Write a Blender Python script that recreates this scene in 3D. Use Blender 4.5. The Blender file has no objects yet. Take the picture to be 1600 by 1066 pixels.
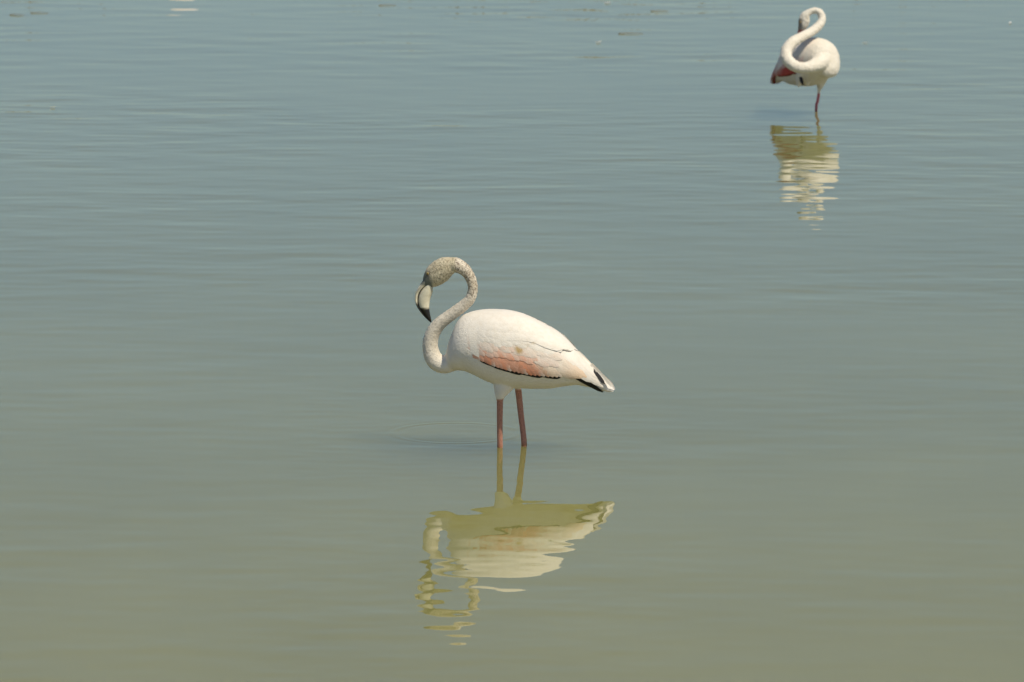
import bpy, math, random
import numpy as np
from mathutils import Vector, Matrix
from mathutils import noise as pnoise

random.seed(7)
RNG = np.random.default_rng(11)
R = math.radians
scene = bpy.context.scene
COL = scene.collection

# ------------------------------------------------------------------ camera
F_PX = 8500.0                      # focal length in photograph pixels (1600 wide)
PITCH = math.atan((533 + 700) / F_PX)
DIST = 18.64                       # metres from the camera to the near bird
HEIGHT = DIST * math.tan(PITCH + math.atan((695 - 533) / F_PX))
cam_d = bpy.data.cameras.new('camera')
cam = bpy.data.objects.new('camera', cam_d)
COL.objects.link(cam)
cam_d.sensor_width = 36.0
cam_d.lens = 36.0 * F_PX / 1600.0
cam_d.clip_end = 6000
cam.location = (0, -DIST, HEIGHT)
cam.rotation_euler = (math.pi / 2 - PITCH, 0, 0)
cam_d.dof.use_dof = True
cam_d.dof.focus_distance = math.hypot(DIST, HEIGHT)
cam_d.dof.aperture_fstop = 10.0
scene.camera = cam

# ------------------------------------------------------------------ sky + sun
SUN_EL, SUN_AZ = R(58), R(135)     # azimuth clockwise from +Y (the view direction)
w = bpy.data.worlds.new('World')
scene.world = w
w.use_nodes = True
nt = w.node_tree
nt.nodes.clear()
sky = nt.nodes.new('ShaderNodeTexSky')
sky.sky_type = 'NISHITA'
sky.sun_disc = False
sky.sun_elevation = SUN_EL
sky.sun_rotation = SUN_AZ
sky.air_density = 1.1
sky.dust_density = 0.0
sky.ozone_density = 10.0
bg = nt.nodes.new('ShaderNodeBackground')
bg.inputs['Strength'].default_value = 0.073
wo = nt.nodes.new('ShaderNodeOutputWorld')
nt.links.new(sky.outputs[0], bg.inputs[0])
nt.links.new(bg.outputs[0], wo.inputs[0])

sd = bpy.data.lights.new('sun', 'SUN')
sd.energy = 4.0
sd.angle = R(0.53)
sd.color = (1.0, 0.925, 0.775)
sun = bpy.data.objects.new('sun', sd)
COL.objects.link(sun)
to_sun = Vector((math.cos(SUN_EL) * math.sin(SUN_AZ), math.cos(SUN_EL) * math.cos(SUN_AZ), math.sin(SUN_EL)))
sun.rotation_euler = to_sun.to_track_quat('Z', 'Y').to_euler()
sun.location = to_sun * 40

vs = scene.view_settings
vs.view_transform = 'Standard'
vs.look = 'None'
vs.gamma = 1.0
vs.exposure = 0.0
vs.use_curve_mapping = False
scene.cycles.use_denoising = True
scene.cycles.max_bounces = 8
scene.cycles.transparent_max_bounces = 16


# ------------------------------------------------------------------ helpers
def new_mat(name):
    m = bpy.data.materials.new(name)
    m.use_nodes = True
    n = m.node_tree
    n.nodes.clear()
    out = n.nodes.new('ShaderNodeOutputMaterial')
    b = n.nodes.new('ShaderNodeBsdfPrincipled')
    n.links.new(b.outputs[0], out.inputs[0])
    return m, n, b


def node(n, kind, **kw):
    x = n.nodes.new(kind)
    for k, v in kw.items():
        setattr(x, k, v)
    return x


def noise(n, coord, scale, detail=3.0, rough=0.55):
    x = n.nodes.new('ShaderNodeTexNoise')
    x.inputs['Scale'].default_value = scale
    x.inputs['Detail'].default_value = detail
    x.inputs['Roughness'].default_value = rough
    n.links.new(coord, x.inputs['Vector'])
    return x.outputs['Fac']


def ramp(n, fac, stops):
    x = n.nodes.new('ShaderNodeValToRGB')
    e = x.color_ramp.elements
    while len(e) < len(stops):
        e.new(0.5)
    for el, (p, c) in zip(e, stops):
        el.position = p
        el.color = (*c, 1) if len(c) == 3 else c
    n.links.new(fac, x.inputs[0])
    return x.outputs['Color']


def mix(n, fac, a, b, mode='MIX'):
    x = n.nodes.new('ShaderNodeMix')
    x.data_type = 'RGBA'
    x.blend_type = mode
    for sock, v in ((x.inputs[0], fac), (x.inputs[6], a), (x.inputs[7], b)):
        if isinstance(v, (int, float)):
            sock.default_value = v
        elif isinstance(v, tuple):
            sock.default_value = (*v, 1)
        else:
            n.links.new(v, sock)
    return x.outputs[2]


def bump(n, height, dist, strength=1.0):
    x = n.nodes.new('ShaderNodeBump')
    x.inputs['Strength'].default_value = strength
    x.inputs['Distance'].default_value = dist
    n.links.new(height, x.inputs['Height'])
    return x.outputs['Normal']


def link_mesh(name, verts, faces, mat, parent=None, smooth=True, col=None):
    me = bpy.data.meshes.new(name)
    me.from_pydata([tuple(map(float, v)) for v in verts], [], [tuple(map(int, f)) for f in faces])
    me.update()
    if smooth:
        me.polygons.foreach_set('use_smooth', [True] * len(me.polygons))
    me.materials.append(mat)
    if col is not None:
        put_color(me, col)
    o = bpy.data.objects.new(name, me)
    COL.objects.link(o)
    if parent is not None:
        o.parent = parent
    return o


def put_color(me, col, name='Col'):
    a = me.color_attributes.new(name, 'FLOAT_COLOR', 'POINT')
    c = np.ones((len(me.vertices), 4), dtype=np.float32)
    c[:, :3] = np.asarray(col, dtype=np.float32)
    a.data.foreach_set('color', c.ravel())


def catmull(pts, per=8):
    """Dense Catmull-Rom path through rows of numbers."""
    P = np.asarray(pts, float)
    P = np.vstack([2 * P[0] - P[1], P, 2 * P[-1] - P[-2]])
    out = []
    for i in range(1, len(P) - 2):
        a, b, c, d = P[i - 1], P[i], P[i + 1], P[i + 2]
        for k in range(per):
            t = k / per
            out.append(0.5 * (2 * b + (c - a) * t + (2 * a - 5 * b + 4 * c - d) * t * t + (3 * b - a - 3 * c + d) * t ** 3))
    out.append(P[-2])
    return np.array(out)


def tube(path, n=20, squash=1.0):
    """Closed tube along rows (x, y, z, r[, rside]). Returns verts, faces."""
    P = np.asarray(path, float)
    pos, r = P[:, :3], P[:, 3]
    rs = P[:, 4] if P.shape[1] > 4 else r * squash
    tan = np.gradient(pos, axis=0)
    tan /= np.linalg.norm(tan, axis=1)[:, None]
    up = np.array([0.0, 1.0, 0.0])
    if abs(tan[0] @ up) > 0.9:
        up = np.array([1.0, 0.0, 0.0])
    s = up - tan[0] * (up @ tan[0])
    s /= np.linalg.norm(s)
    V, Fc = [], []
    for i in range(len(P)):
        s = s - tan[i] * (s @ tan[i])
        s /= np.linalg.norm(s)
        u = np.cross(tan[i], s)
        for k in range(n):
            a = 2 * math.pi * k / n
            V.append(pos[i] + s * math.cos(a) * rs[i] + u * math.sin(a) * r[i])
    m = len(P)
    for i in range(m - 1):
        for k in range(n):
            k2 = (k + 1) % n
            Fc.append((i * n + k, i * n + k2, (i + 1) * n + k2, (i + 1) * n + k))
    V.append(pos[0]); V.append(pos[-1])
    for k in range(n):
        k2 = (k + 1) % n
        Fc.append((m * n, k2, k))
        Fc.append((m * n + 1, (m - 1) * n + k, (m - 1) * n + k2))
    return np.array(V), Fc


def fuse(pieces, voxel, smooth_it):
    """Union of closed pieces as ONE continuous skin."""
    V, Fc, base = [], [], 0
    for v, f in pieces:
        V.append(v)
        Fc += [tuple(i + base for i in q) for q in f]
        base += len(v)
    me = bpy.data.meshes.new('skin_source')
    me.from_pydata(np.vstack(V).tolist(), [], Fc)
    o = bpy.data.objects.new('skin_source', me)
    COL.objects.link(o)
    m = o.modifiers.new('r', 'REMESH')
    m.mode = 'VOXEL'
    m.voxel_size = voxel
    m.adaptivity = 0
    s = o.modifiers.new('s', 'SMOOTH')
    s.factor = 0.5
    s.iterations = smooth_it
    dg = bpy.context.evaluated_depsgraph_get()
    res = bpy.data.meshes.new_from_object(o.evaluated_get(dg))
    res.name = 'body'
    bpy.data.objects.remove(o)
    bpy.data.meshes.remove(me)
    res.polygons.foreach_set('use_smooth', [True] * len(res.polygons))
    return res


def verts_of(me):
    a = np.empty(len(me.vertices) * 3)
    me.vertices.foreach_get('co', a)
    return a.reshape(-1, 3)


def path_dist(V, path):
    """Distance to and index along a dense path."""
    best = np.full(len(V), 1e9)
    idx = np.zeros(len(V))
    for i, p in enumerate(path):
        d = np.linalg.norm(V - p[:3], axis=1)
        m = d < best
        best[m] = d[m]
        idx[m] = i
    return best, idx / (len(path) - 1)


def sstep(a, b, x):
    t = np.clip((x - a) / (b - a), 0, 1)
    return t * t * (3 - 2 * t)


# ------------------------------------------------------------------ materials
def mat_body():
    m, n, b = new_mat('bird_plumage')
    tc = n.nodes.new('ShaderNodeTexCoord').outputs['Object']
    col = node(n, 'ShaderNodeVertexColor', layer_name='Col').outputs['Color']
    mask = n.nodes.new('ShaderNodeSeparateColor')
    n.links.new(node(n, 'ShaderNodeVertexColor', layer_name='Mask').outputs['Color'], mask.inputs[0])
    fine = noise(n, tc, 185, 3, 0.7)
    broad = noise(n, tc, 34, 3)
    speck = ramp(n, fine, [(0.38, (0.22, 0.17, 0.14)), (0.49, (0.82, 0.79, 0.74)), (0.62, (1.12, 1.10, 1.05))])
    soft = ramp(n, broad, [(0.30, (0.80, 0.77, 0.72)), (0.62, (1.0, 1.0, 1.0))])
    mott = mix(n, mask.outputs[0], (1, 1, 1), mix(n, 1.0, speck, soft, 'MULTIPLY'))
    tint = ramp(n, broad, [(0.35, (0.97, 0.955, 0.93)), (0.65, (1.0, 1.0, 1.0))])
    c = mix(n, 1.0, mix(n, 1.0, col, mott, 'MULTIPLY'), tint, 'MULTIPLY')
    scales = n.nodes.new('ShaderNodeTexVoronoi')
    scales.inputs['Scale'].default_value = 230
    n.links.new(tc, scales.inputs['Vector'])
    leg = ramp(n, scales.outputs['Distance'], [(0.2, (1.05, 1.05, 1.05)), (0.75, (0.72, 0.70, 0.70))])
    c = mix(n, mask.outputs[1], c, mix(n, 1.0, c, leg, 'MULTIPLY'))
    n.links.new(c, b.inputs['Base Color'])
    b.inputs['Roughness'].default_value = 0.75
    b.inputs['Specular IOR Level'].default_value = 0.25
    b.inputs['Sheen Weight'].default_value = 0.12
    b.inputs['Sheen Roughness'].default_value = 0.5
    n.links.new(bump(n, fine, 0.004, 0.6), b.inputs['Normal'])
    return m


def mat_feather():
    m, n, b = new_mat('bird_feather')
    tc = n.nodes.new('ShaderNodeTexCoord').outputs['Object']
    col = node(n, 'ShaderNodeVertexColor', layer_name='Col').outputs['Color']
    f = noise(n, tc, 60, 3)
    t = ramp(n, f, [(0.35, (0.95, 0.93, 0.90)), (0.62, (1.0, 1.0, 1.0))])
    n.links.new(mix(n, 1.0, col, t, 'MULTIPLY'), b.inputs['Base Color'])
    b.inputs['Roughness'].default_value = 0.62
    b.inputs['Specular IOR Level'].default_value = 0.3
    n.links.new(bump(n, noise(n, tc, 260, 2), 0.002, 0.5), b.inputs['Normal'])
    return m


def mat_horn():
    m, n, b = new_mat('bird_beak')
    tc = n.nodes.new('ShaderNodeTexCoord').outputs['Object']
    col = node(n, 'ShaderNodeVertexColor', layer_name='Col').outputs['Color']
    t = ramp(n, noise(n, tc, 90, 3), [(0.3, (0.82, 0.8, 0.74)), (0.65, (1.0, 1.0, 1.0))])
    n.links.new(mix(n, 1.0, col, t, 'MULTIPLY'), b.inputs['Base Color'])
    b.inputs['Roughness'].default_value = 0.42
    return m


def mat_plain(name, c, rough):
    m, n, b = new_mat(name)
    tc = n.nodes.new('ShaderNodeTexCoord').outputs['Object']
    t = ramp(n, noise(n, tc, 120, 2), [(0.3, (0.85, 0.85, 0.85)), (0.7, (1, 1, 1))])
    n.links.new(mix(n, 1.0, c, t, 'MULTIPLY'), b.inputs['Base Color'])
    b.inputs['Roughness'].default_value = rough
    return m


M_BODY, M_FEATHER, M_HORN = mat_body(), mat_feather(), mat_horn()
M_IRIS = mat_plain('bird_iris', (0.42, 0.30, 0.08), 0.25)
M_PUPIL = mat_plain('bird_pupil', (0.006, 0.006, 0.006), 0.08)


# ------------------------------------------------------------------ water
def build_water():
    def axis(parts):
        out = []
        for a, b, s in parts:
            out.append(np.linspace(a, b, max(2, int(round((b - a) / s)) + 1))[:-1])
        out.append([parts[-1][1]])
        return np.concatenate(out)
    xs = axis([(-3000, -300, 900), (-300, -30, 45), (-30, -6, 3.0), (-6, -3.8, 0.1), (-3.8, -0.75, 0.03), (-0.75, 0.45, 0.013),
               (0.45, 4.0, 0.03), (4.0, 6, 0.1), (6, 30, 3.0), (30, 300, 45), (300, 3000, 900)])
    ys = axis([(-300, -30, 45), (-30, -8, 1.5), (-8, -6.5, 0.1), (-6.5, -0.7, 0.022), (-0.7, 1.3, 0.012), (1.3, 13, 0.028), (13, 26, 0.05),
               (26, 40, 0.1), (40, 60, 1.0), (60, 300, 24), (300, 3000, 900)])
    dx, dy = np.gradient(xs), np.gradient(ys)
    X, Y = np.meshgrid(xs, ys)
    cell = np.maximum(np.abs(dx)[None, :], np.abs(dy)[:, None])
    Z = np.zeros_like(X)
    N = 90
    lam = np.exp(RNG.uniform(math.log(0.075), math.log(0.75), N))
    ang = RNG.normal(0, R(27), N) + R(3)
    pha = RNG.uniform(0, 2 * math.pi, N)
    rms = 0.0115
    slope = rms * math.sqrt(2 / N) * (0.75 + 0.5 * RNG.random(N)) * (lam / 0.2) ** -0.12
    # wind patches: the ripple strength wanders over metres
    patch = np.zeros_like(X)
    for i in range(9):
        k = 2 * math.pi / RNG.uniform(1.5, 7)
        a = RNG.uniform(0, math.pi)
        patch += np.cos(k * (X * 0.6 * math.cos(a) + Y * math.sin(a)) + RNG.uniform(0, 6.28)) / 3.0
    amp = np.clip(0.85 + 0.35 * patch, 0.3, 1.8)
    amp *= 0.58 + 0.72 * sstep(-1.5, 8.0, Y)
    sub = np.abs(X) < 40
    for l, a, p, s in zip(lam, ang, pha, slope):
        k = 2 * math.pi / l
        fade = np.clip((l / cell - 2.5) / 2.5, 0, 1)
        Z += np.where(sub, fade * s / k * np.cos(k * (X * math.sin(a) + Y * math.cos(a)) + p), 0)
    Z *= amp
    # ring spreading from a drop beside the bird's legs
    cx, cy = (712 - 800) / 447.0, (695 - 676) / 74.0
    rr = np.hypot(X - cx, Y - cy)
    near = rr < 0.5
    env = np.exp(-((rr - 0.222) / 0.028) ** 2)
    ring = 0.15 / (2 * math.pi / 0.040) * env * np.cos(2 * math.pi * (rr - 0.222) / 0.040)
    ring += 0.06 / (2 * math.pi / 0.03) * np.exp(-((rr - 0.285) / 0.03) ** 2) * np.cos(2 * math.pi * (rr - 0.285) / 0.03)
    Z[near] += ring[near]
    ny, nx = X.shape
    V = np.stack([X, Y, Z], -1).reshape(-1, 3)
    i = np.arange(ny - 1)[:, None] * nx + np.arange(nx - 1)[None, :]
    Q = np.stack([i, i + 1, i + nx + 1, i + nx], -1).reshape(-1, 4)
    me = bpy.data.meshes.new('water')
    me.vertices.add(len(V))
    me.vertices.foreach_set('co', V.astype(np.float32).ravel())
    me.loops.add(Q.size)
    me.loops.foreach_set('vertex_index', Q.astype(np.int32).ravel())
    me.polygons.add(len(Q))
    me.polygons.foreach_set('loop_start', np.arange(0, Q.size, 4, dtype=np.int32))
    me.polygons.foreach_set('use_smooth', np.ones(len(Q), dtype=bool))
    me.update()
    # clear skin: Fresnel mirror over see-through water
    m = bpy.data.materials.new('water_surface')
    m.use_nodes = True
    n = m.node_tree
    n.nodes.clear()
    out = n.nodes.new('ShaderNodeOutputMaterial')
    mx = n.nodes.new('ShaderNodeMixShader')
    fr = n.nodes.new('ShaderNodeFresnel')
    fr.inputs['IOR'].default_value = 1.333
    tr = n.nodes.new('ShaderNodeBsdfTransparent')
    gl = n.nodes.new('ShaderNodeBsdfGlossy')
    gl.inputs['Roughness'].default_value = 0.015
    gl.inputs['Color'].default_value = (1, 1, 1, 1)
    n.links.new(fr.outputs[0], mx.inputs[0])
    n.links.new(tr.outputs[0], mx.inputs[1])
    n.links.new(gl.outputs[0], mx.inputs[2])
    n.links.new(mx.outputs[0], out.inputs[0])
    me.materials.append(m)
    o = bpy.data.objects.new('water', me)
    COL.objects.link(o)
    o['kind'] = 'structure'
    # the turbid, light-scattering water just under the skin
    m, n, b = new_mat('turbid_water')
    tc = n.nodes.new('ShaderNodeTexCoord').outputs['Object']
    mp = n.nodes.new('ShaderNodeMapping')
    mp.inputs['Scale'].default_value = (1, 0.55, 1)
    n.links.new(tc, mp.inputs['Vector'])
    silt = ramp(n, noise(n, mp.outputs[0], 0.55, 4, 0.6),
                [(0.32, (0.93, 0.93, 0.90)), (0.68, (1.07, 1.07, 1.10))])
    # base colour runs from paler olive near the camera to darker, cooler further out
    sep = n.nodes.new('ShaderNodeSeparateXYZ')
    n.links.new(tc, sep.inputs[0])
    off = n.nodes.new('ShaderNodeMapRange')
    off.inputs['From Min'].default_value = -6.0
    off.inputs['From Max'].default_value = 8.0
    n.links.new(sep.outputs['Y'], off.inputs['Value'])
    far = ramp(n, off.outputs[0], [(0.0, (0.190, 0.180, 0.055)), (0.45, (0.158, 0.157, 0.053)), (1.0, (0.142, 0.146, 0.053))])
    n.links.new(mix(n, 1.0, far, silt, 'MULTIPLY'), b.inputs['Base Color'])
    b.inputs['Roughness'].default_value = 1.0
    b.inputs['Specular IOR Level'].default_value = 0.0
    b.inputs['Subsurface Weight'].default_value = 1.0
    b.inputs['Subsurface Radius'].default_value = (1.0, 1.0, 0.7)
    b.inputs['Subsurface Scale'].default_value = 7.0
    gx = [-3000, -300, -60, -20, -8, 0, 8, 20, 60, 300, 3000]
    gy = [-300, -60, -20, -8, 0, 8, 20, 40, 60, 300, 3000]
    V3 = [(x, y, -0.008) for y in gy for x in gx]
    F3 = [(q * 11 + p, q * 11 + p + 1, q * 11 + p + 12, q * 11 + p + 11) for q in range(10) for p in range(10)]
    tw = link_mesh('turbid_water', V3, F3, m)
    tw['kind'] = 'structure'
    # the lake bed the birds stand on
    xs2, ys2 = np.linspace(-60, 60, 61), np.linspace(-40, 70, 56)
    V2 = [(x, y, BED + 0.03 * math.sin(x * 0.7 + y * 0.31) * min(1, abs(x) / 8) - 0.012 * max(0, abs(x) - 6)) for y in ys2 for x in xs2]
    F2 = [(j * 61 + i, j * 61 + i + 1, (j + 1) * 61 + i + 1, (j + 1) * 61 + i) for j in range(55) for i in range(60)]
    bm_, bn, bb = new_mat('silt_bed')
    tc = bn.nodes.new('ShaderNodeTexCoord').outputs['Object']
    bn.links.new(ramp(bn, noise(bn, tc, 1.5, 5), [(0.3, (0.16, 0.14, 0.07)), (0.7, (0.26, 0.23, 0.13))]), bb.inputs['Base Color'])
    bb.inputs['Roughness'].default_value = 0.9
    bed = link_mesh('lake_bed', V2, F2, bm_)
    bed['kind'] = 'structure'


BED = -0.34
build_water()

# ------------------------------------------------------------------ flamingo trunk (shared proportions, photograph px of the near bird)
S1 = 450.0
TRUNK = np.array([  # x, top, bottom, half width
    (696.5, 549, 556, 4), (698.5, 542, 565, 13), (702.5, 529, 572, 22), (708, 516, 576, 29), (715, 501, 577, 35), (725, 490.5, 578, 41),
    (740, 484.5, 584, 46), (760, 481.5, 594, 49), (780, 481.5, 601, 50), (800, 483.5, 604.5, 50), (820, 489, 605.5, 49),
    (840, 498, 606, 46.5), (860, 509, 605.5, 42), (880, 522, 602.5, 36), (900, 543, 600, 28), (915, 558.5, 602.5, 21),
    (930, 573, 606, 14), (943, 587, 610, 8), (952, 601, 612, 4), (957, 608, 611.5, 1.5)], float)
WIDEST = 0.56


def trunk_at(px):
    return tuple(np.interp(px, TRUNK[:, 0], TRUNK[:, k]) for k in (1, 2, 3))


def trunk_piece(T, n=40):
    dense = catmull(TRUNK, 4)
    V, Fc = [], []
    for x, t, b, wd in dense:
        zc = t + (b - t) * WIDEST
        for k in range(n):
            a = 2 * math.pi * k / n
            c, s = math.cos(a), math.sin(a)
            pz = zc - (zc - t) * s if s > 0 else zc - (b - zc) * s
            y = max(wd, 0.8) * math.copysign(abs(c) ** 0.92, c)
            V.append(T((x - 800) / S1, y / S1, (695 - pz) / S1))
    m = len(dense)
    for i in range(m - 1):
        for k in range(n):
            k2 = (k + 1) % n
            Fc.append((i * n + k, (i + 1) * n + k, (i + 1) * n + k2, i * n + k2))
    V.append(np.mean(V[:n], axis=0))
    V.append(np.mean(V[(m - 1) * n:m * n], axis=0))
    for k in range(n):
        k2 = (k + 1) % n
        Fc.append((m * n, k, k2))
        Fc.append((m * n + 1, (m - 1) * n + k2, (m - 1) * n + k))
    return np.array(V), Fc


def side_y(px, pz):
    """Half width of the trunk (px) at side-view position, never below a small value."""
    t, b, wd = trunk_at(min(max(px, 697), 957))
    zc = t + (b - t) * WIDEST
    h = (zc - t) if pz < zc else (b - zc)
    q = 1 - ((pz - zc) / max(h, 0.5)) ** 2
    return wd * math.sqrt(q) ** 0.92 if q > 0 else 0.0


def on_side(px, ps, view_k=0.165):
    """Side-view measurement (seen from slightly above) -> true height and half width."""
    pz = ps
    for _ in range(6):
        y = side_y(px, pz)
        pz = ps - view_k * y
    return pz, y


STAINS = []


def feather(T, side, root, ang, length, width, lift, c0, c1, parent, fringe=None, nu=7, nv=5, droop=0.0, name='feather', flat=None):
    V, C, Fc = [], [], []
    d = (math.cos(R(ang)), math.sin(R(ang)))
    p = (-d[1], d[0])
    l0, l1 = lift
    if flat is not None and side < 0:
        flat *= 0.35
    for i in range(nu):
        u = i / (nu - 1)
        wd = width * 0.5 * min(1.0, 0.62 + 1.1 * u)
        if u > 0.68:
            wd *= math.sqrt(max(0.0, 1 - ((u - 0.68) / 0.325) ** 2)) * 0.97 + 0.03
        for j in range(nv):
            v = -1 + 2 * j / (nv - 1)
            x = root[0] + d[0] * u * length + p[0] * v * wd
            s = root[1] + d[1] * u * length + p[1] * v * wd + droop * u * u
            if x < 900:
                s = max(s, trunk_at(max(x, 697))[0] + 3.0)
            pz, y = on_side(x, s)
            y = y + (l0 + (l1 - l0) * u + 1.2) * sstep(0, 0.16, u) * (0.2 + 0.8 * sstep(738, 785, x)) - 1.2 + width * 0.02 * (1 - v * v)
            if flat is not None:
                y = max(y, flat)
            V.append(T((x - 800) / S1, -side * y / S1, (695 - pz) / S1))
            c = np.array(c0) * (1 - u) + np.array(c1) * u
            if fringe is not None:
                e = max(sstep(0.74, 1.0, u), 0.7 * sstep(0.55, 1.0, abs(v)) * u)
                c = c * (1 - e) + np.array(fringe) * e
            for sx, sy, sr in STAINS:
                e = 0.95 * math.exp(-((x - sx) ** 2 + (s - sy) ** 2) / sr ** 2)
                c = c * (1 - e) + np.array((0.42, 0.25, 0.04)) * e
            C.append(c)
    for i in range(nu - 1):
        for j in range(nv - 1):
            a = i * nv + j
            q = (a, a + 1, a + nv + 1, a + nv)
            Fc.append(q if side > 0 else q[::-1])
    return link_mesh(name, V, Fc, M_FEATHER, parent, True, C)


def jit(c, k=0.05):
    f = 1 + random.uniform(-k, k)
    return tuple(min(0.9, x * f) for x in c)


WHITE = (0.83, 0.76, 0.645)
CREAM = (0.78, 0.66, 0.50)
BLACK = (0.012, 0.011, 0.010)


def lerp_line(line, t):
    L = np.asarray(line, float)
    s = np.concatenate([[0], np.cumsum(np.linalg.norm(np.diff(L[:, :2], axis=0), axis=1))])
    s /= s[-1]
    return tuple(np.interp(t, s, L[:, k]) for k in range(L.shape[1]))


def wing(T, side, parent, pal):
    """Folded wing: a covering shell with its feathers lying over it in rows."""
    # shell under the coverts
    V, C, Fc = [], [], []
    top = [(738, 512), (760, 505), (800, 505), (850, 520), (880, 540), (905, 562)]
    bot = [(744, 552), (765, 562), (800, 574), (850, 584), (880, 588), (905, 592)]
    nu, nv = 16, 7
    for i in range(nu):
        a, b = lerp_line(top, i / (nu - 1)), lerp_line(bot, i / (nu - 1))
        for j in range(nv):
            t = j / (nv - 1)
            x, s = a[0] + (b[0] - a[0]) * t, a[1] + (b[1] - a[1]) * t
            pz, y = on_side(x, s)
            y += 2.5 * math.sin(math.pi * min(1, i / (nu - 1) * 1.02)) ** 0.5 + 0.2
            V.append(T((x - 800) / S1, -side * y / S1, (695 - pz) / S1))
            C.append(WHITE)
    for i in range(nu - 1):
        for j in range(nv - 1):
            a = i * nv + j
            q = (a, a + nv, a + nv + 1, a + 1)
            Fc.append(q if side < 0 else q[::-1])
    wg = link_mesh('wing', V, Fc, M_FEATHER, parent, True, C)
    fe = lambda *a, **k: feather(T, side, *a, parent=wg, **k)
    # black flight feathers along the lower edge
    edge = [(757, 563), (784, 574.5), (808, 581), (835, 586.5), (872, 590.5)]
    for i in range(10):
        x, s = lerp_line(edge, i / 9 * 0.84)
        x2, s2 = lerp_line(edge, min(1, i / 9 * 0.84 + 0.12))
        fe((x + random.uniform(-2, 2), s - 2.2 + random.uniform(-0.8, 0.8)), math.degrees(math.atan2(s2 - s, x2 - x)) + random.uniform(-2, 3), random.uniform(22, 32), 6.8, (1.6, 2.6), pal['flight'], pal['flight'])
    for a in ((899, 586, 30, 50, 5.5), (905, 586, 33, 44, 5), (922, 571, 51, 34, 5)):
        fe((a[0], a[1]), a[2], a[3], a[4], (2.0, 3.2), pal['flight'], pal['flight'], flat=4.5)
    # tertials: long pale feathers trailing over the rump
    for k, (x, s, an, ln, wd) in enumerate(((866, 570, 26, 44, 13), (868, 563, 30, 52, 14), (872, 556, 33, 58, 15), (880, 556, 37, 66, 16), (884, 549, 41, 74, 16),
                                            (890, 549, 45, 76, 15), (893, 543, 47, 74, 13), (897, 541, 49, 66, 11))[:8 if side > 0 else 6]):
        c = pal['tert'] if k > 2 else pal['peach']
        fe((x, s), an, ln, wd, (3.0, 4.2 + 0.25 * k), jit(pal['cover']), jit(c, 0.04), flat=5.5)
    if side > 0:
        fe((929, 574), 53, 30, 5.0, (5.0, 8.0), pal['flight'], pal['flight'], flat=9.5)
        fe((926, 566), 50, 46, 7.0, (4.0, 7.5), jit(pal['tert']), jit(pal['cover']), flat=9.0)
    # greater coverts: the coloured band
    tips = [(752, 560), (768, 566), (785, 573), (808, 579.5), (835, 585), (866, 588), (884, 588)]
    n = 22
    for i in range(n):
        t = i / (n - 1)
        x, s = lerp_line(tips, t)
        an = 64 - 20 * t + random.uniform(-5, 5)
        ln = (24 + 26 * min(1, t * 2.0)) * random.uniform(0.92, 1.08)
        rootx, roots = x - ln * math.cos(R(an)), s - ln * math.sin(R(an))
        k = sstep(0.72, 0.95, t)
        c1 = np.array(pal['band']) * (1 - k) + np.array(pal['peach']) * k
        f = random.uniform(0, 0.38)
        c1 = c1 * (1 - f) + np.array(pal['fringe']) * f
        c0 = np.array(pal['root']) * (1 - k) + np.array(pal['cover']) * k
        fe((rootx, roots), an, ln, 10.5, (3.0, 3.7), jit(c0), jit(c1, 0.18), fringe=jit(pal['fringe']) if i % 4 == 1 else None)
    # median and lesser coverts
    for row, (line, ln, wd, c0, c1, lift) in enumerate((
            ([(748, 549), (775, 555), (800, 560), (826, 562), (852, 567), (880, 572)], 36, 12, pal['cover'], pal['median'], (3.6, 4.0)),
            ([(747, 540), (770, 545), (795, 549), (822, 551), (850, 555), (884, 560)], 40, 14, pal['cover'], pal['lesser'], (3.9, 4.3)),
            ([(748, 532), (770, 535), (797, 539), (826, 541), (856, 545), (884, 551)], 40, 15, pal['cover'], pal['cover'], (4.2, 4.5)),
            ([(752, 523), (775, 526), (800, 530), (830, 533), (860, 537)], 34, 16, pal['cover'], pal['cover'], (4.4, 4.7)))):
        n = 18 - row
        for i in range(n):
            t = i / (n - 1)
            x, s = lerp_line(line, t)
            x, s = x + random.uniform(-3, 3), s + random.uniform(-3.5, 3.5)
            an = 56 - 20 * t + random.uniform(-7, 7)
            l2 = ln * random.uniform(0.88, 1.12) * (0.75 + 0.25 * min(1, t * 4))
            fe((x - l2 * math.cos(R(an)), s - l2 * math.sin(R(an))), an, l2, wd, lift, jit(c0, 0.03), tuple(np.array(c1) * (1 - q) + np.array(c0) * q) if (q := random.uniform(0, 0.5) + 0.5 * (t > 0.8) + 0.4 * (t < 0.12)) < 1 else c0)
    # scapulars: the smooth cape whose hem makes the dark crease
    for row, (line, ln, wd, lift) in enumerate((
            ([(792, 522, 10), (812, 525, 8), (832, 526, 12), (848, 529, 20), (862, 534, 26), (876, 540, 24), (888, 542, 18)], 52, 17, (4.2, 7.6)),
            ([(780, 512, 12), (806, 514, 12), (832, 517, 18), (856, 524, 27), (878, 533, 34), (894, 543, 40)], 54, 18, (4.0, 7.0)),
            ([(770, 503, 10), (800, 504, 14), (830, 509, 20), (858, 519, 30), (880, 531, 38), (898, 545, 44)], 54, 18, (3.2, 6.5)))):
        n = 11 - row
        for i in range(n):
            x, s, an = lerp_line(line, i / (n - 1))
            l2 = ln * random.uniform(0.93, 1.07)
            up = (lift[0], (4.7, 5.0, 5.0)[row] + (1.9, 1.2, 0.7)[row] * i / (n - 1))
            fe((x - l2 * math.cos(R(an)), s - l2 * math.sin(R(an))), an, l2, wd, up, jit(pal['cover'], 0.02), jit(pal['cover'], 0.03))
    return wg


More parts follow.
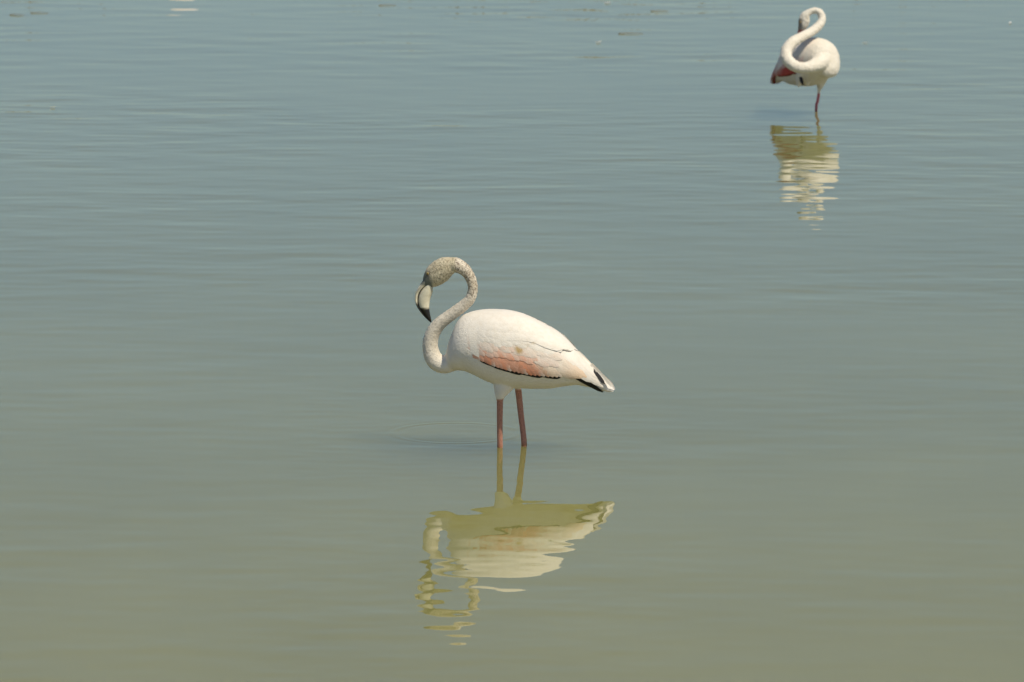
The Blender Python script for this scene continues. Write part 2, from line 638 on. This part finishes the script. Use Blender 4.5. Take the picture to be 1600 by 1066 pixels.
def tail(T, parent, c):
    tl = None
    for k, (sd_, y) in enumerate(((1, 0), (-1, 0), (1, 1), (-1, 1))):
        o = feather(T, sd_, (922 + 3 * y, 579 - 4 * y), 41 + 1.5 * y, 48, 11, (0.5 + y, 0.8 + y), c, c, tl or parent, flat=0.6 + y, name='tail' if tl is None else 'feather')
        tl = tl or o
    return tl


def beak_piece(name, A, B, ywid, colours, parent, to_local, n=14):
    """Loft between two edge curves A and B of the side view."""
    A, B = catmull(A, 4), catmull(B, 4)
    m = len(A)
    V, C, Fc = [], [], []
    for i in range(m):
        t = i / (m - 1)
        c = (A[i] + B[i]) / 2
        h = (A[i] - B[i]) / 2
        yw = np.interp(t, *ywid)
        for k in range(n):
            a = 2 * math.pi * k / n
            q = c + h * math.cos(a)
            V.append(to_local(q[0], q[1], yw * math.sin(a)))
            C.append(colours(t, math.cos(a)))
    for i in range(m - 1):
        for k in range(n):
            k2 = (k + 1) % n
            Fc.append((i * n + k, (i + 1) * n + k, (i + 1) * n + k2, i * n + k2))
    Fc.append(tuple(range(n)))
    Fc.append(tuple(reversed(range((m - 1) * n, m * n))))
    return link_mesh(name, V, Fc, M_HORN, parent, True, C)


def eye_at(centre, r, parent, side):
    V, Fc = [], []
    def ball(rr, n1, n2):
        vs_, fs_ = [], []
        for i in range(n1 + 1):
            a = math.pi * i / n1
            for k in range(n2):
                b = 2 * math.pi * k / n2
                vs_.append((rr * math.sin(a) * math.cos(b), -side * rr * 0.6 * math.cos(a), rr * math.sin(a) * math.sin(b)))
        for i in range(n1):
            for k in range(n2):
                fs_.append((i * n2 + k, i * n2 + (k + 1) % n2, (i + 1) * n2 + (k + 1) % n2, (i + 1) * n2 + k))
        return vs_, fs_
    v, f = ball(r, 6, 12)
    e = link_mesh('eye', [tuple(np.array(q) + centre) for q in v], f, M_IRIS, parent)
    v, f = ball(r * 0.55, 6, 10)
    c2 = np.array(centre) + np.array((0, -side * r * 0.36, 0))
    link_mesh('pupil', [tuple(np.array(q) + c2) for q in v], f, M_PUPIL, e)
    return e


def toes(foot, heading):
    """Webbed foot on the lake bed: three toe tubes joined by a web."""
    pcs = []
    ends = []
    for a in (-28, 0, 28):
        h = heading + R(a)
        e = np.array(foot) + np.array((math.cos(h), math.sin(h), 0)) * 0.075
        e[2] = BED + 0.006
        ends.append(e)
        p = [(*foot, 0.011), (*(0.5 * (np.array(foot) + e) + np.array((0, 0, 0.003))), 0.009), (*e, 0.005)]
        pcs.append(tube(catmull(p, 3), 8))
    f = np.array(foot)
    web_v = [f + (0, 0, -0.004), ends[0] + (0, 0, -0.004), ends[1] + (0, 0, -0.004), ends[2] + (0, 0, -0.004),
             f + (0, 0, 0.004), ends[0] + (0, 0, 0.002), ends[1] + (0, 0, 0.002), ends[2] + (0, 0, 0.002)]
    web_f = [(0, 2, 1), (0, 3, 2), (4, 5, 6), (4, 6, 7), (0, 1, 5, 4), (1, 2, 6, 5), (2, 3, 7, 6), (3, 0, 4, 7)]
    pcs.append((np.array(web_v), web_f))
    return pcs


def bird_root(name, loc, label, group):
    e = bpy.data.objects.new(name, None)
    COL.objects.link(e)
    e.location = loc
    e.empty_display_size = 0.2
    e['label'] = label
    e['category'] = 'flamingo'
    e['group'] = group
    return e


def fluff(me, V, amount, scale):
    """Ruffle the skin along its normals so that plumage has an uneven outline."""
    N = np.empty(len(V) * 3)
    me.vertices.foreach_get('normal', N)
    N = N.reshape(-1, 3)
    h = np.array([pnoise.noise(Vector(p)) + 0.5 * pnoise.noise(Vector(p) * 2.1) for p in V * scale])
    W = V + N * (h * amount)[:, None]
    me.vertices.foreach_set('co', W.astype(np.float32).ravel())
    me.update()


def finish_body(me, parent, col, mask):
    put_color(me, col, 'Col')
    put_color(me, mask, 'Mask')
    me.materials.clear()
    me.materials.append(M_BODY)
    o = bpy.data.objects.new('body', me)
    COL.objects.link(o)
    o.parent = parent
    return o


# ------------------------------------------------------------------ near flamingo
def near_flamingo():
    root = bird_root('flamingo', (0, 0, 0), 'young flamingo with grey mottled neck and salmon wing band, standing on both legs', 'flamingos wading in the lake')
    root.rotation_euler = (0, R(-1.4), R(-10))
    root.scale = (1.003, 1.0, 1.0)
    root.location = (0.0075, 0, 0)
    T = lambda x, y, z: np.array((x, y, z))
    L = lambda px, py, y=0.0: ((px - 800) / S1, y / S1, (695 - py) / S1 - 0.0)
    pcs = [trunk_piece(T)]
    neck = [(750, 545, 40), (728, 556, 25), (709, 562, 16.5), (692, 568.5, 14.2), (678.5, 562, 14), (671.8, 546, 12.6), (673, 526, 11.6), (684.4, 506.5, 10.4),
            (706, 489.6, 9.4), (726, 475, 8.9), (737, 463.5, 8.2), (741, 448, 7.8), (738, 433, 8.3), (728.6, 419, 9.8), (715, 411.4, 11.6), (708, 411.5, 11)]
    npath = catmull([(*L(a, b, -1.0), r / S1) for a, b, r in neck], 8)
    pcs.append(tube(npath, 22))
    head = [(718, 412.5, 7, 6), (711, 411.5, 11.5, 9.8), (705, 413, 14.8, 11.8), (697, 416.5, 17.5, 12.8), (688, 423, 18.5, 12.6), (680, 430, 17, 11.2), (674, 436, 13.6, 9.2), (669.5, 441, 9.6, 7), (667, 444, 6, 5)]
    hpath = catmull([(*L(a, b, -1.0), r / S1, s / S1) for a, b, r, s in head], 5)
    pcs.append(tube(hpath, 24))
    # legs with feathered thighs
    legs = []
    for (pts, thigh) in ((((783, 606, -15), (782, 620, -14.5), (780.4, 652, -12), (779, 695, -8), (778, 770, -5)),
                          ((796, 565, -12, 26), (790.5, 589, -9, 21.5), (785.6, 605, -13.5, 14), (782.6, 615, -15, 8.5), (781.8, 623, -14.5, 4.8))),
                         (((803.5, 592, 16), (806, 612, 15), (810, 652, 12), (814.2, 695, 9), (816, 770, 8)),
                          ((802, 560, 12, 26), (803, 580, 14, 22), (804, 598, 17, 12), (805.5, 607, 15.5, 6)))):
        lp = catmull([(*L(*p), 5.0 / S1) for p in pts] + [(L(*pts[-1])[0], L(*pts[-1])[1], BED + 0.02, 5.6 / S1)], 6)
        lp[:, 3] *= 1 + 0.06 * np.sin(np.linspace(0, 9, len(lp)))
        legs.append(lp)
        pcs.append(tube(lp, 12))
        pcs.append(tube(catmull([(*L(a, b, c), r / S1) for a, b, c, r in thigh], 4), 18))
        pcs += toes(lp[-1][:3], math.pi)
    me = fuse(pcs, 0.0036, 4)
    V = verts_of(me)
    px, py = V[:, 0] * S1 + 800, 695 - V[:, 2] * S1
    col = np.tile(np.array(WHITE), (len(V), 1))
    dn, tn = path_dist(V, npath)
    ln = len(npath) - 1
    inneck = (dn < npath[np.round(tn * ln).astype(int), 3] * 1.1) & (px < 752)
    nk = np.where(inneck, sstep(0.10, 0.42, tn), 0.0)
    dh, th = path_dist(V, hpath)
    inhead = dh < dn + 0.004
    inhead &= (px < 716) & (py < 460)
    nk = np.where(inhead, 1.0, nk)
    necks = np.array((0.74, 0.67, 0.55))
    heads = np.array((0.66, 0.585, 0.415))
    target = np.where(inhead[:, None], heads, necks)
    col = col * (1 - nk[:, None]) + target * nk[:, None]
    mott = np.where(inhead, 0.68, nk * (0.35 + 0.65 * sstep(0.55, 0.75, tn)))
    # bare grey facial skin between eye and beak
    face = sstep(3.0, 0.0, (px - 677.5) + 0.10 * (py - 440)) * sstep(419, 424, py) * sstep(8.0, 0.0, px - 672 - 0.35 * (py - 430)) * inhead
    col = col * (1 - face[:, None]) + np.array((0.16, 0.165, 0.125)) * face[:, None]
    # dusky ring round the eye
    ring = np.exp(-(((px - 672.5) / 4.0) ** 2 + ((py - 425.5) / 4.5) ** 2)) * inhead
    col = col * (1 - 0.75 * ring[:, None]) + np.array((0.10, 0.08, 0.055)) * 0.75 * ring[:, None]
    leg = np.zeros(len(V))
    for lp, cut in zip(legs, (618.5, 607.5)):
        d, _ = path_dist(V, lp)
        leg = np.maximum(leg, (d < 0.03) * sstep(cut, cut + 3.5, py))
    leg = np.where(py > 630, 1.0, leg)
    col = col * (1 - leg[:, None]) + np.array((0.52, 0.245, 0.165)) * leg[:, None]
    mask = np.stack([mott * (1 - face) * (1 - leg), leg, face], -1)
    fluff(me, V, (0.0006 + 0.0008 * nk) * (1 - leg) * (1 - face), 150)
    finish_body(me, root, col, mask)
    pal = dict(cover=WHITE, root=(0.80, 0.42, 0.27), band=(0.78, 0.29, 0.15), peach=(0.80, 0.57, 0.37), tert=(0.78, 0.70, 0.59), fringe=(0.80, 0.66, 0.54),
               median=(0.80, 0.36, 0.205), lesser=(0.81, 0.60, 0.46), flight=BLACK)
    STAINS.extend([(817, 543, 3.0), (820, 548, 3.2), (824, 545, 3.0), (822, 551, 2.2), (829, 540, 2.2), (833, 536, 2.0), (842, 534, 1.6)])
    for side in (1, -1):
        wing(T, side, root, pal)
    STAINS.clear()
    tail(T, root, (0.80, 0.74, 0.66))
    # beak
    bk = bpy.data.objects.new('beak', None)
    toL = lambda x, y, q: np.array(L(x, y, -1.0 + q))
    up_a = [(662.5, 435.5), (658, 441.5), (653, 449), (649.6, 456.5), (648.6, 464.5), (650, 472), (654.2, 481), (661.5, 491), (669, 498.8), (673, 502.3)]
    up_b = [(671.5, 439.5), (668.5, 443.5), (662, 448.6), (656.8, 455.5), (654.4, 463), (654.2, 470.5), (657.3, 479), (663.5, 488.5), (669.8, 496.6), (673.8, 501.5)]
    lo_a = [(668, 442.0), (661.3, 448.2), (656.0, 455.2), (653.4, 463), (653.3, 470.8), (656.4, 479.8), (662.6, 489.2), (668.5, 496.4), (673.0, 501.3)]
    lo_b = [(677.5, 441.5), (677.8, 449), (676.6, 456), (673.6, 463), (671.9, 471), (671.2, 479), (672.2, 488), (673.6, 495.5), (674.4, 500.8)]
    cream, dark = np.array((0.80, 0.725, 0.53)), np.array((0.014, 0.012, 0.010))

    def c_up(t, k):
        e = sstep(0.50, 0.60, t)
        c = cream * (1 - e) + dark * e
        line = sstep(-0.72, -0.92, k) * sstep(0.06, 0.16, t)
        nost = sstep(0.35, 0.0, abs(k - 0.05)) * sstep(0.10, 0.16, t) * sstep(0.36, 0.28, t)
        g = sstep(0.16, 0.08, t)
        c = c * (1 - g) + np.array((0.17, 0.17, 0.13)) * g
        return c * (1 - max(line, nost)) + dark * max(line, nost)

    def c_lo(t, k):
        e = sstep(0.60, 0.635, t + 0.012 * k)
        c = cream * (1 - e) + dark * e
        line = sstep(0.72, 0.90, k)
        g = 0.6 * sstep(-0.6, -0.9, k) * sstep(0.35, 0.2, t)
        c = c * (1 - g) + np.array((0.2, 0.2, 0.14)) * g
        return c * (1 - line) + dark * line
    lower = beak_piece('beak', lo_a, lo_b, ([0, 0.2, 0.6, 0.85, 1], [7.0, 7.4, 6.0, 3.6, 0.5]), c_lo, root, toL)
    beak_piece('upper_mandible', up_a, up_b, ([0, 0.2, 0.6, 0.85, 1], [6.4, 6.6, 5.4, 3.2, 0.5]), c_up, lower, toL)
    bpy.data.objects.remove(bk)
    for s in (1, -1):
        eye_at(np.array(L(671.8, 424, -1.0 - s * 9.0)), 1.9 / S1, root, s)
    return root


near_flamingo()


# ------------------------------------------------------------------ far flamingo
S2 = 284.5
FAR_D = HEIGHT / math.tan(PITCH + math.atan((175 - 533) / F_PX))
FAR = (math.hypot(FAR_D, 0) * (1277 - 800) / math.hypot(F_PX, 0) * 1.005, FAR_D - DIST + 0.09, 0)


def far_flamingo():
    root = bird_root('flamingo', FAR, 'white adult flamingo with crimson wing edge, balancing on one leg with neck coiled', 'flamingos wading in the lake')
    th = R(123)
    ct, st = math.cos(th), math.sin(th)
    cx = 0.03

    def T(x, y, z):
        x = x - cx
        return np.array((ct * x - st * y - 0.064, st * x + ct * y + 0.02, z - 0.066))
    # measurement from the photograph (zoomed 5.076x from corner 1170,0) plus a depth
    L = lambda zx, zy, y: ((zx / 5.076 + 1170 - 1277) / S2, y, (174 - zy / 5.076) / S2 - 0.103 * y)
    k = 1 / 5.076 / S2
    pcs = [trunk_piece(T)]
    neck = [(590, 470, -0.12, 95), (555, 500, -0.19, 72), (500, 528, -0.255, 56), (430, 546, -0.29, 46), (350, 535, -0.29, 46), (288, 482, -0.27, 47), (280, 412, -0.24, 46), (326, 345, -0.21, 43),
            (405, 298, -0.17, 39), (485, 256, -0.13, 37), (548, 205, -0.10, 35), (575, 150, -0.08, 31), (558, 101, -0.07, 28), (515, 83, -0.06, 24), (468, 100, -0.06, 27), (440, 128, -0.06, 34)]
    npath = catmull([(*L(a, b, c), r * k) for a, b, c, r in neck], 7)
    pcs.append(tube(npath, 22))
    head = [(470, 100, -0.06, 24, 22), (446, 120, -0.06, 36, 28), (436, 150, -0.06, 44, 31), (430, 185, -0.058, 44, 29), (420, 215, -0.055, 36, 25), (408, 242, -0.05, 25, 18), (401, 258, -0.045, 16, 14)]
    hpath = catmull([(*L(a, b, c), r * k, s * k) for a, b, c, r, s in head], 5)
    pcs.append(tube(hpath, 22))
    lp = catmull([(*L(566, 640, 0.0), 11 * k), (*L(560, 745, 0.0), 12 * k), (*L(549, 820, 0.0), 11 * k), (*L(540, 878, 0.0), 12 * k), (L(536, 878, 0)[0], 0.01, BED + 0.02, 14 * k)], 8)
    lp[:, 3] = np.maximum(lp[:, 3], 0.0082)
    pcs.append(tube(lp, 12))
    pcs.append(tube(catmull([(*L(575, 500, -0.05), 95 * k), (*L(578, 590, -0.04), 66 * k), (*L(573, 660, -0.02), 38 * k), (*L(563, 715, 0), 17 * k), (*L(558, 745, 0), 11 * k)], 5), 20))
    # drooping belly plumes
    pcs.append(tube(catmull([(*L(420, 600, -0.08), 60 * k), (*L(400, 650, -0.08), 32 * k), (*L(392, 700, -0.08), 7 * k)], 4), 12))
    pcs.append(tube(catmull([(*L(470, 610, -0.08), 60 * k), (*L(465, 660, -0.08), 28 * k), (*L(460, 690, -0.08), 7 * k)], 4), 12))
    pcs += toes(lp[-1][:3], -R(72))
    me = fuse(pcs, 0.0042, 3)
    V = verts_of(me)
    dn, tn = path_dist(V, npath)
    dh, thd = path_dist(V, hpath)
    col = np.tile(np.array((0.83, 0.755, 0.62)), (len(V), 1))
    zx = (V[:, 0] * S2 + 1277 - 1170) * 5.076
    zy = (174 - (V[:, 2] + 0.103 * V[:, 1]) * S2) * 5.076
    inhead = (dh < 0.05) & (zy < 275) & (zx < 480)
    # grey face round the eye, its shade painted into the colour
    face = inhead * sstep(428, 408, zx) * sstep(135, 160, zy)
    col = col * (1 - face[:, None]) + np.array((0.30, 0.26, 0.21)) * face[:, None]
    pink = inhead * sstep(232, 250, zy)
    col = col * (1 - pink[:, None]) + np.array((0.52, 0.13, 0.13)) * pink[:, None]
    d, _ = path_dist(V, lp)
    leg = (d < 0.03) * sstep(L(0, 738, 0)[2], L(0, 752, 0)[2], V[:, 2])
    leg = np.where(V[:, 2] < L(0, 752, 0)[2], 1.0, leg)
    col = col * (1 - leg[:, None]) + np.array((0.56, 0.13, 0.14)) * leg[:, None]
    mask = np.stack([0.10 * np.ones(len(V)) * (1 - leg), leg, face], -1)
    fluff(me, V, 0.0020 * (1 - leg), 75)
    finish_body(me, root, col, mask)
    red = (0.42, 0.035, 0.025)
    pal = dict(cover=(0.82, 0.73, 0.62), root=(0.46, 0.05, 0.04), band=red, peach=(0.42, 0.04, 0.03), tert=(0.50, 0.12, 0.09), fringe=(0.55, 0.10, 0.08),
               median=(0.58, 0.16, 0.12), lesser=(0.76, 0.55, 0.48), flight=(0.22, 0.02, 0.016))
    for side in (1, -1):
        wing(T, side, root, pal)
    tail(T, root, (0.76, 0.62, 0.56))
    # beak pointing down behind the neck
    A = [L(386, 238, -0.045), L(382, 262, -0.04), L(386, 285, -0.035), L(398, 312, -0.03)]
    B = [L(422, 240, -0.045), L(420, 266, -0.04), L(412, 290, -0.035), L(403, 314, -0.03)]
    path = catmull([(*(0.5 * (np.array(a) + np.array(b))), 0.5 * np.linalg.norm(np.array(a) - np.array(b))) for a, b in zip(A, B)], 4)
    v, f = tube(path, 14)
    c = np.array([np.array((0.50, 0.12, 0.12)) if i < 14 * 8 else np.array(BLACK) for i in range(len(v))])
    bko = link_mesh('beak', v, f, M_HORN, root, True, c)
    # the black toes of the tucked leg showing under the belly
    v, f = tube(catmull([(*L(405, 610, -0.10), 14 * k), (*L(412, 648, -0.12), 15 * k), (*L(420, 672, -0.13), 9 * k), (*L(428, 680, -0.13), 3 * k)], 4), 10)
    link_mesh('tucked_foot', v, f, M_HORN, root, True, np.tile(np.array(BLACK), (len(v), 1)))
    eye_at(np.array(L(400, 178, -0.095)), 0.0045, root, 1)
    return root


far_flamingo()


# ------------------------------------------------------------------ feeding flamingo beyond the top of the frame (seen only as a pale reflection)
def feeding_flamingo():
    loc = ((300 - 800) / F_PX * 43.7, 43.6 - DIST, 0)
    root = bird_root('flamingo', loc, 'white flamingo feeding with its head lowered to the distant water', 'flamingos wading in the lake')
    T = lambda x, y, z: np.array((x, y, z))
    L = lambda px, py, y=0.0: ((px - 800) / S1, y / S1, (695 - py) / S1)
    pcs = [trunk_piece(T)]
    pcs.append(tube(catmull([(*L(a, b), r / S1) for a, b, r in ((745, 540, 38), (722, 545, 24), (705, 548, 16), (690, 565, 13), (682, 600, 10), (676, 640, 9), (672, 672, 9),
                                                                (667, 684, 12), (660, 693, 12), (656, 704, 8))], 6), 18))
    legs = []
    for x, y in ((782, -13), (800, 14)):
        lp = catmull([(*L(x, 560, y), 0.05), (*L(x, 596, y), 0.03), (*L(x, 618, y), 0.011), (*L(x, 695, y), 0.011), (L(x, 0)[0], y / S1, BED + 0.02, 0.012)], 5)
        legs.append(lp)
        pcs.append(tube(lp, 12))
        pcs += toes(lp[-1][:3], math.pi)
    me = fuse(pcs, 0.006, 2)
    V = verts_of(me)
    col = np.tile(np.array((0.80, 0.735, 0.64)), (len(V), 1))
    leg = np.zeros(len(V))
    for lp in legs:
        d, _ = path_dist(V, lp)
        leg = np.maximum(leg, (d < 0.03) * sstep(618, 624, 695 - V[:, 2] * S1))
    col = col * (1 - leg[:, None]) + np.array((0.56, 0.16, 0.15)) * leg[:, None]
    finish_body(me, root, col, np.stack([0.1 * (1 - leg), leg, leg * 0], -1))
    pal = dict(cover=(0.80, 0.71, 0.63), root=(0.62, 0.2, 0.16), band=(0.45, 0.05, 0.04), peach=(0.70, 0.45, 0.36), tert=(0.76, 0.62, 0.54), fringe=(0.6, 0.2, 0.15),
               median=(0.74, 0.5, 0.42), lesser=(0.78, 0.66, 0.58), flight=BLACK)
    for side in (1, -1):
        wing(T, side, root, pal)
    tail(T, root, (0.78, 0.70, 0.62))
    v, f = tube(catmull([(*L(657, 697), 8 / S1), (*L(660, 712), 7 / S1), (*L(668, 722), 5 / S1), (*L(678, 726), 1.5 / S1)], 4), 12)
    link_mesh('beak', v, f, M_HORN, root, True, np.array([(0.5, 0.14, 0.13) if i < 90 else BLACK for i in range(len(v))]))


feeding_flamingo()


# ------------------------------------------------------------------ far shore with its reeds (beyond the top of the frame, mirrored in the first ripples)
def far_shore():
    xs, ys = np.linspace(-90, 90, 61), np.array([46.5, 47.2, 48, 49.5, 52, 60, 80, 130])
    zs = np.array([-0.5, -0.1, 0.06, 0.16, 0.25, 0.35, 0.5, 0.6])
    V, Fc = [], []
    for y, z in zip(ys, zs):
        for x in xs:
            V.append((x, y + 1.2 * math.sin(x * 0.21) + 0.5 * math.sin(x * 0.77 + 1), z + 0.04 * math.sin(x * 1.7 + y)))
    for j in range(len(ys) - 1):
        for i in range(60):
            a = j * 61 + i
            Fc.append((a, a + 1, a + 62, a + 61))
    m, n, b = new_mat('dry_shore')
    tc = n.nodes.new('ShaderNodeTexCoord').outputs['Object']
    n.links.new(ramp(n, noise(n, tc, 0.8, 5), [(0.3, (0.17, 0.13, 0.08)), (0.7, (0.30, 0.25, 0.16))]), b.inputs['Base Color'])
    b.inputs['Roughness'].default_value = 0.95
    o = link_mesh('shore', V, Fc, m)
    o['kind'] = 'structure'
    V, Fc, C = [], [], []
    for c in range(150):
        cx = random.uniform(-45, 45)
        cy = 49.2 + 1.2 * math.sin(cx * 0.21) + random.uniform(-0.6, 3.0)
        hh = random.uniform(1.6, 2.85)
        for k in range(26):
            x, y = cx + random.gauss(0, 0.35), cy + random.gauss(0, 0.35)
            h = hh * random.uniform(0.6, 1.0)
            a, lean = random.uniform(0, 6.28), random.uniform(0.03, 0.22)
            dx, dy = math.cos(a) * lean * h, math.sin(a) * lean * h
            wx, wy = -math.sin(a) * 0.013, math.cos(a) * 0.013
            i = len(V)
            V += [(x - wx, y - wy, 0), (x + wx, y + wy, 0), (x + dx * 0.4 + wx, y + dy * 0.4 + wy, h * 0.6), (x + dx * 0.4 - wx, y + dy * 0.4 - wy, h * 0.6), (x + dx, y + dy, h)]
            Fc += [(i, i + 1, i + 2, i + 3), (i + 3, i + 2, i + 4)]
            t = random.random()
            C += [(0.24 + 0.1 * t, 0.19 + 0.06 * t, 0.09 + 0.04 * t)] * 5
    o = link_mesh('reeds', V, Fc, M_FEATHER, None, False, C)
    o['kind'] = 'stuff'
    o['label'] = 'dry straw coloured reeds along the far shore'
    o['category'] = 'reeds'


far_shore()


# ------------------------------------------------------------------ small things adrift
def on_water(px, py):
    d = HEIGHT / math.tan(PITCH + math.atan((py - 533) / F_PX))
    return ((px - 800) / F_PX * math.hypot(d, HEIGHT), d - DIST, 0.0)


def floating_feather(px, py, size, turn, label):
    V, Fc, C = [], [], []
    nu, nv = 8, 5
    for i in range(nu):
        u = i / (nu - 1)
        w_ = 0.16 * size * (math.sin(math.pi * (0.08 + 0.9 * u)) ** 0.6)
        for j in range(nv):
            v = -1 + 2 * j / (nv - 1)
            V.append(((u - 0.5) * size, v * w_, 0.003 + 0.22 * size * (u - 0.4) ** 2 + 0.10 * size * v * v))
            C.append((0.82, 0.80, 0.76))
    for i in range(nu - 1):
        for j in range(nv - 1):
            a = i * nv + j
            Fc.append((a, a + nv, a + nv + 1, a + 1))
    o = link_mesh('floating_feather', V, Fc, M_FEATHER, None, True, C)
    o.location = on_water(px, py)
    o.rotation_euler = (0, 0, R(turn))
    o['label'] = label
    o['category'] = 'feather'
    o['group'] = 'feathers adrift on the water'


for px, py, sz, tn in ((935, 67, 0.045, 40), (1351, 68, 0.035, 10), (1577, 37, 0.05, 70), (83, 169, 0.03, 20), (949, 6, 0.05, 30)):
    floating_feather(px, py, sz, tn, 'tiny white feather adrift on the open water')


def reed_stem(px, py, length, turn, label):
    n = 9
    rows = []
    for i in range(n):
        u = i / (n - 1)
        rows.append(((u - 0.5) * length, 0.02 * length * math.sin(3.0 * u + turn), 0.002 + 0.004 * math.sin(math.pi * u), 0.0035 * (1 - 0.6 * u)))
    v, f = tube(rows, 8)
    t = random.random()
    o = link_mesh('floating_reed', v, f, M_FEATHER, None, True, np.tile(np.array((0.26 + 0.06 * t, 0.25 + 0.04 * t, 0.19)), (len(v), 1)))
    o.location = on_water(px, py)
    o.rotation_euler = (0, 0, R(turn))
    o['label'] = label
    o['category'] = 'reed stem'
    o['group'] = 'reed stems adrift on the water'


for px, py, ln, tn in ((985, 53, 0.16, 4), (28, 24, 0.10, -5), (63, 21, 0.12, 3), (1030, 18, 0.12, 3), (606, 9, 0.12, 6)):
    reed_stem(px, py, ln, tn, 'thin dark reed stem adrift on the open water')
